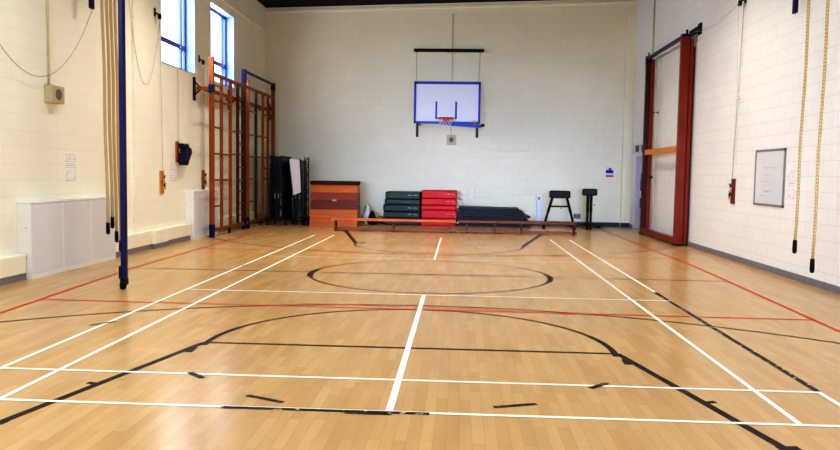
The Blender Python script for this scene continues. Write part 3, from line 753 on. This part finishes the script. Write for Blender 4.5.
t = thing('floor_beam', 'low black beam lying on floor under the right vaulting buck', 'beam', (4.1, 17.75, 0))
obj('beam', MB().box(3.6, 4.7, 17.92, 18.12, .05, .14, .01), M['black'], t)
obj('beam_foot', MB().box(3.75, 3.85, 17.88, 18.16, 0, .05, .005).box(4.5, 4.6, 17.88, 18.16, 0, .05, .005), M['rubber'], t)

# ------------------------------------------------------------------ mats
def mat_slab(x0, x1, y0, y1, z0, z1, m, label, cat_group, handles, name='crash_mat', bev=.03):
    t = thing(name, label, 'mat', ((x0+x1)/2, (y0+y1)/2, z0), cat_group)
    tb = bmesh.new(); bmesh.ops.create_cube(tb, size=1)
    bmesh.ops.bevel(tb, geom=tb.edges[:], offset=.001, segments=1, affect='EDGES'); tb.free()
    obj('mat_cover', MB().box(x0, x1, y0, y1, z0, z1, bev, 3), m, t)
    if handles:
        for hx in handles:
            zz = (z0+z1)/2
            obj('handle', MB().tube([(hx-.05, y0+.004, zz), (hx-.035, y0-.02, zz+.012), (hx+.035, y0-.02, zz+.012), (hx+.05, y0+.004, zz)], .009, 6), M['webbing'], t)
    return t
ordn = ['lowest', 'second from the floor', 'third from the floor', 'fourth from the floor', 'topmost']
gz = [0, .21, .40, .60, .76, .98]; gx = [-.0, -.05, -.06, -.02, .0]
for i in range(5):
    mat_slab(-1.74+gx[i], -.72, 17.3, 18.35, gz[i]+.003, gz[i+1], M['green' if i >= 3 else 'green2'],
             'dark green gym mat, %s in the green stack beside the red mats' % ordn[i], 'stack of dark green mats', (-1.02, -.86) if i != 3 else None)
rz = [0, .22, .46, .60, .80, 1.03]; rx = [0, .02, -.01, .01, .02]
for i in range(5):
    mat_slab(-.69+rx[i]*.5, .33+rx[i], 17.3, 18.3, rz[i]+.003, rz[i+1], M['red'],
             'bright red gym mat, %s in the red stack' % ordn[i], 'stack of red mats', (.10, .24) if i != 2 else None)
nn = 8
words = ['lowest', 'second lowest', 'third lowest', 'fourth from the floor', 'fifth from the floor', 'third from the top', 'second from the top', 'topmost']
for i in range(nn):
    x1 = 2.5-.03*i-(.0 if i < 6 else .06*(i-5))+random.uniform(-.04, .04)
    if i == 4: x1 += .12
    t = thing('floor_mat', 'thin navy mat, %s in the pile beside red mats' % words[i], 'mat', (1.4, 17.7, .07*i), 'pile of thin navy mats')
    tb = bmesh.new()
    n = 14; x0 = .40+random.uniform(-.01, .02)
    for q in range(n+1):
        x = x0+(x1-x0)*q/n; s = .012*math.sin(q*.7+i)*0+.02*(1-q/n)*(i/nn)-.012*(q/n)**2*i/nn
        for yy in (17.25, 18.25):
            for dz in (.004, .062): tb.verts.new((x, yy, .07*i+dz+max(0, s) if i else .07*i+dz))
    tb.verts.ensure_lookup_table()
    for q in range(n):
        a = [tb.verts[4*q+k] for k in range(4)]; b = [tb.verts[4*q+4+k] for k in range(4)]
        for u, v in ((0, 1), (1, 3), (3, 2), (2, 0)): tb.faces.new([a[u], a[v], b[v], b[u]])
    tb.faces.new([tb.verts[k] for k in (0, 2, 3, 1)]); tb.faces.new([tb.verts[4*n+k] for k in (0, 1, 3, 2)])
    obj('mat_cover', MB().merge(tb), M['navy'], t)
    obj('edge_flap', MB().box(x1, x1+.03, 17.3, 18.2, .07*i+.02, .07*i+.035), M['navy2'], t)

# ------------------------------------------------------------------ vaulting bucks
def buck(cx, cy, w, dpt, z0, z1, spread, label, rot, yl=False, sp=.10):
    t = thing('vaulting_buck', label, 'vaulting buck', (0, 0, 0))
    obj('padded_body', MB().box(-w/2, w/2, -dpt/2, dpt/2, z0, z1, .045, 4), M['leather'], t)
    for sx in (-1, 1):
        for sy in (-1, 1):
            a = Vector((sx*w*.36, sy*min(.05, sp), z0+.02)); b = Vector((sx*spread, sy*sp, .03)); m_ = a.lerp(b, .5)
            l = obj('leg', MB().tube([a, m_], .03 if sp > .05 else .042, 10).tube([m_, b], .024 if sp > .05 else .036, 10), M['black'], t)
            obj('rubber_foot', MB().lathe([(.034, 0), (.034, .03), (.022, .05)], (b.x, b.y, 0), 12), M['rubber'], l)
    q = .42
    cb = MB()
    for sy in (-1, 1):
        k = 1-(z0-.26)/z0
        xx = w*.36+(spread-w*.36)*(.26/z0+.02); yy = .05+(sp-.05)*.3
        cb.tube([(-xx, sy*yy, z0-.24), (xx, sy*yy, z0-.24)], .022, 8)
    obj('cross_bar', cb, M['black'], t)
    obj('height_knob', MB().lathe([(.02, -.16), (.02, -.13)], (.02, 0, z0-.28), 10, 'Y').tube([(.02, -.14, z0-.27), (.02, -.05, z0-.22)], .01, 6), M['steel'], t)
    if yl: obj('label_plate', MB().box(.30, .312, -.10, -.02, z0-.36, z0-.2), M['yellow'], t)
    t.location = (cx, cy, 0); t.rotation_euler = (0, 0, rot)
    return t
buck(3.29, 17.2, .57, .36, .88, 1.09, .44, 'black leather vaulting buck with splayed legs seen from the side', 0)
buck(4.14, 17.2, .60, .42, .97, 1.16, .3, 'black leather vaulting buck seen end-on with a yellow label', PI/2-.167, False, .045)
yl = bpy.data.objects['vaulting_buck.001']
o = obj('label_plate', MB().box(-.262, -.25, -.09, 0.0, .58, .76), M['yellow'], None); o.parent = yl

# ------------------------------------------------------------------ bags beside the vaulting box
def sack(cx, cy, w, d_, h, m, name, label, seed):
    rnd = random.Random(seed)
    tb = bmesh.new(); bmesh.ops.create_uvsphere(tb, u_segments=20, v_segments=12, radius=1)
    for v in tb.verts:
        c = v.co.copy(); z = max(-.75, c.z)
        v.co = Vector((c.x*w/2*(1+.12*math.sin(c.z*4+seed)), c.y*d_/2, (z+.75)/1.75*h*(1+.25*math.sin(c.x*3.1+seed))))+Vector((cx, cy, 0))
    for fc in tb.faces: fc.smooth = True
    t = thing(name, label, 'bag', (cx, cy, 0))
    obj('bag_body', MB().merge(tb), m, t)
    obj('bag_strap', MB().tube([(cx-w*.3, cy-.02, h*.75), (cx-w*.12, cy-.04, h*1.12), (cx+w*.15, cy-.04, h*1.08), (cx+w*.32, cy-.02, h*.6)], .014, 6), M['black'], t)
sack(-2.3, 17.6, .34, .3, .47, M['white'], 'white_bag', 'white bag on the floor just right of the vaulting box', 1)
sack(-2.12, 17.35, .30, .25, .34, M['rubber'], 'black_bag', 'black bag slumped in front of the white bag by the vaulting box', 2)
sack(-1.94, 17.9, .30, .3, .2, M['rubber'], 'black_bag', 'low flat black bag on the floor beside the green mats', 5)

# ------------------------------------------------------------------ folded table tennis tables
def tt_table(cx, y0, y1, dx, label, rot=0, pale=False, H=1.92):
    t = thing('table_tennis_table', label, 'table tennis table', (0, 0, 0))
    L = y1-y0
    for s in (-1, 1):
        mb = MB(); xa = s*dx; th = .022
        # board half standing on edge, leaning in slightly at the top
        vs = [mb.bm.verts.new(p) for p in [(xa*1.1-th, -L/2, .22), (xa*1.1+th, -L/2, .22), (xa*.82+th, -L/2, H), (xa*.82-th, -L/2, H),
                                           (xa*1.1-th, L/2, .22), (xa*1.1+th, L/2, .22), (xa*.82+th, L/2, H), (xa*.82-th, L/2, H)]]
        for q in ((0, 1, 2, 3), (7, 6, 5, 4), (0, 4, 5, 1), (1, 5, 6, 2), (2, 6, 7, 3), (3, 7, 4, 0)): mb.bm.faces.new([vs[i] for i in q])
        obj('table_half', mb, M['navy2'] if not (pale and s == 1) else M['navy2'], t)
        obj('leg_frame', MB().tube([(xa*1.25, -L/2+.1, .18), (xa*1.12, -L/2+.1, H-.25), (xa*1.12, L/2-.1, H-.25), (xa*1.25, L/2-.1, .18)], .018, 8), M['black'], t)
    obj('under_carriage', MB().bar((-dx*1.6, -L/2+.12, .16), (dx*1.6, -L/2+.12, .16), .05, .05).bar((-dx*1.6, L/2-.12, .16), (dx*1.6, L/2-.12, .16), .05, .05)
        .bar((0, -L/2+.12, .16), (0, L/2-.12, .16), .06, .05).bar((0, -L/2+.12, .16), (0, -L/2+.12, 1.1), .05, .05).bar((0, -L/2+.1, .75), (0, L/2-.1, .75), .04, .04)
        .bar((-dx, -L/2+.14, .35), (dx, -L/2+.14, 1.2), .02, .04).bar((dx, -L/2+.14, .35), (-dx, -L/2+.14, 1.2), .02, .04), M['black'], t)
    obj('locking_clip', MB().box(-.07, -.04, -L/2+.07, -L/2+.09, .75, .9).box(.04, .07, -L/2+.07, -L/2+.09, .75, .9), M['alu'], t)
    for sx in (-1, 1):
        for sy in (-1, 1):
            w = MB().lathe([(.02, -.018), (.062, -.016), (.066, 0), (.062, .016), (.02, .018)], (sx*dx*1.6, sy*(L/2-.12), .067), 16, 'X')
            w.box(sx*dx*1.6-.026, sx*dx*1.6+.026, sy*(L/2-.12)-.02, sy*(L/2-.12)+.02, .08, .16)
            c_ = obj('caster', w, M['rubber'], t)
            obj('hub', MB().lathe([(.025, -.022), (.025, .022)], (sx*dx*1.6, sy*(L/2-.12), .067), 10, 'X'), M['webbing'], c_)
    t.location = (cx, (y0+y1)/2, 0); t.rotation_euler = (0, 0, rot)
    return t
tt_table(-4.69, 16.2, 17.3, .17, 'dark navy table tennis table folded upright next to climbing frame', -.02, H=1.95)
t = tt_table(-4.24, 16.7, 17.8, .10, 'navy table tennis table folded upright, the right one near the vaulting box', .06, H=1.84)
# pale panel leaning between / against the right table
t = thing('leaning_panel', 'pale grey white panel leaning against the right folded table', 'panel', (-4.12, 16.3, .02))
pn = MB()
z0, z1 = .88, 1.87
vs = [(-4.34, 16.26, 1.87), (-4.06, 16.28, 1.85), (-3.99, 16.2, .95), (-4.20, 16.18, .86)]
A = [pn.bm.verts.new(p) for p in vs]; B = [pn.bm.verts.new((p[0], p[1]+.025, p[2])) for p in vs]
pn.bm.faces.new(A); pn.bm.faces.new(B[::-1])
for k in range(4): pn.bm.faces.new([A[k], A[(k+1) % 4], B[(k+1) % 4], B[k]])
obj('panel_sheet', pn, M['alu'] if 0 else mat('pale_grey_sheet', srgb(206, 200, 206), .5, var=.04), t)
pf = MB().tube([(-4.36, 16.3, 1.9), (-4.21, 16.2, .84), (-4.12, 16.16, .02)], .014, 8).tube([(-4.21, 16.2, .84), (-3.98, 16.2, .92)], .014, 8).tube([(-4.04, 16.3, 1.88), (-3.98, 16.2, .92), (-3.95, 16.16, .02)], .014, 8)
obj('panel_stand', pf, M['black'], t)
# truss stand at the right of the tables
t = thing('truss_stand', 'tall black lattice stand between the folded tables and the vaulting box', 'stand', (-3.84, 16.6, 0))
ts = MB()
a0, a1 = -3.97, -3.87
ts.tube([(a0, 16.6, .05), (a0, 16.6, 1.93)], .016, 8).tube([(a1, 16.62, .05), (a1, 16.62, 1.93)], .016, 8)
obj('lattice_post', ts, M['black'], t)
zz = MB(); k = 0; z = .12
while z < 1.85:
    zz.tube([(a0 if k % 2 == 0 else a1, 16.61, z), (a1 if k % 2 == 0 else a0, 16.61, z+.12)], .012, 6); z += .12; k += 1
obj('lattice_brace', zz, M['black'], t)
obj('stand_base', MB().bar((-3.99, 16.61, .03), (-3.84, 16.61, .03), .3, .05).tube([(a0, 16.6, .2), (a1, 17.3, .2)], .014, 6), M['black'], t)

# ------------------------------------------------------------------ lights
EM = emis('added_lamp_diffuser', (1, .95, .85, 1), 2)
k = 0
for y in (-3, 3, 9, 13.6):  # fill luminaires added out of view to light the hall from above
    for x in (-2.8, 2.8):
        k += 1
        side = 'left' if x < 0 else 'right'
        nm = {-3: 'behind the viewer', 3: 'over the near court', 9: 'over the far court', 13.6: 'nearest the back wall'}[y]
        t = thing('added_ceiling_light', 'added out-of-view fill luminaire on the %s side, %s' % (side, nm), 'added light', (x, y, 6.2), 'added long ceiling fills')
        obj('light_case', MB().box(x-.2, x+.2, y-.75, y+.75, 6.2, 6.29, .01), M['heater'], t)
        obj('diffuser', MB().box(x-.17, x+.17, y-.72, y+.72, 6.17, 6.2), EM, t)
        obj('suspension', MB().tube([(x, y-.5, 6.28), (x, y-.5, zc(x))], .008, 6).tube([(x, y+.5, 6.28), (x, y+.5, zc(x))], .008, 6), M['black'], t)
        ld = bpy.data.lights.new('added_fill_lamp', 'AREA'); ld.shape = 'RECTANGLE'; ld.size = .34; ld.size_y = 1.44
        ld.energy = (96 if y < 9 else 98 if y < 13 else 40)*(1.15 if x < 0 else .88); ld.color = (.90, .96, 1) if y < 9 else (1, .94, .80); ld.spread = math.radians(165 if y < 9 else 135 if y < 13 else 105)
        lo = bpy.data.objects.new('added_fill_light', ld); C.objects.link(lo); lo.parent = t; lo.location = (0, 0, -.035)
def area(loc, rot, sx, sy, e, col):
    ld = bpy.data.lights.new('daylight_and_fill', 'AREA'); ld.shape = 'RECTANGLE'; ld.size = sx; ld.size_y = sy; ld.energy = e; ld.color = col
    o = bpy.data.objects.new('daylight_and_fill', ld); C.objects.link(o); o.location = loc; o.rotation_euler = rot; return o
# daylight pouring in through the high windows; unseen rear fills added behind the viewer
for a, b in wins+near_wins:
    area((-5.9, (a+b)/2, (WZ0+WZ1)/2), (0, -PI/2, 0), WZ1-WZ0-.1, b-a-.1, 130, (.86, .92, 1))
area((0, YF+.05, 3.2), (PI/2, 0, 0), 9, 4.5, 150, (.92, .95, 1))  # unseen broad fill, added at the rear wall
fl = area((0, YF+.3, 1.7), (PI/2, 0, 0), 9, 1.2, 78, (.50, .66, 1)); fl.data.spread = math.radians(21); fl.rotation_euler.x = PI/2-.02; fl.rotation_euler.z = -.05  # unseen narrow cool fill, added to brighten the lower back wall

wd = bpy.data.worlds.new('World'); bpy.context.scene.world = wd; wd.use_nodes = True
bgn = wd.node_tree.nodes['Background']; bgn.inputs[0].default_value = (.80, .88, 1, 1); bgn.inputs[1].default_value = 1.7

# ------------------------------------------------------------------ camera
yaw, pit, rol = CAMR = (-.0517, .0686, .0159)
fw_ = Vector((math.sin(yaw)*math.cos(pit), math.cos(yaw)*math.cos(pit), -math.sin(pit)))
rt = Vector((math.cos(yaw), -math.sin(yaw), 0)); up = rt.cross(fw_)
r2 = rt*math.cos(rol)+up*math.sin(rol); u2 = -rt*math.sin(rol)+up*math.cos(rol)
cd = bpy.data.cameras.new('camera'); cam = bpy.data.objects.new('camera', cd); C.objects.link(cam)
cam.matrix_world = Matrix(((r2.x, u2.x, -fw_.x, .4282), (r2.y, u2.y, -fw_.y, -4.7805), (r2.z, u2.z, -fw_.z, 1.5395), (0, 0, 0, 1)))
cd.sensor_width = 36; cd.sensor_fit = 'HORIZONTAL'; cd.lens = 759.82/840*36; cd.clip_start = .05; cd.clip_end = 200
bpy.context.scene.camera = cam
vs_ = bpy.context.scene.view_settings
vs_.view_transform = 'Standard'; vs_.look = 'High Contrast'; vs_.exposure = -.12
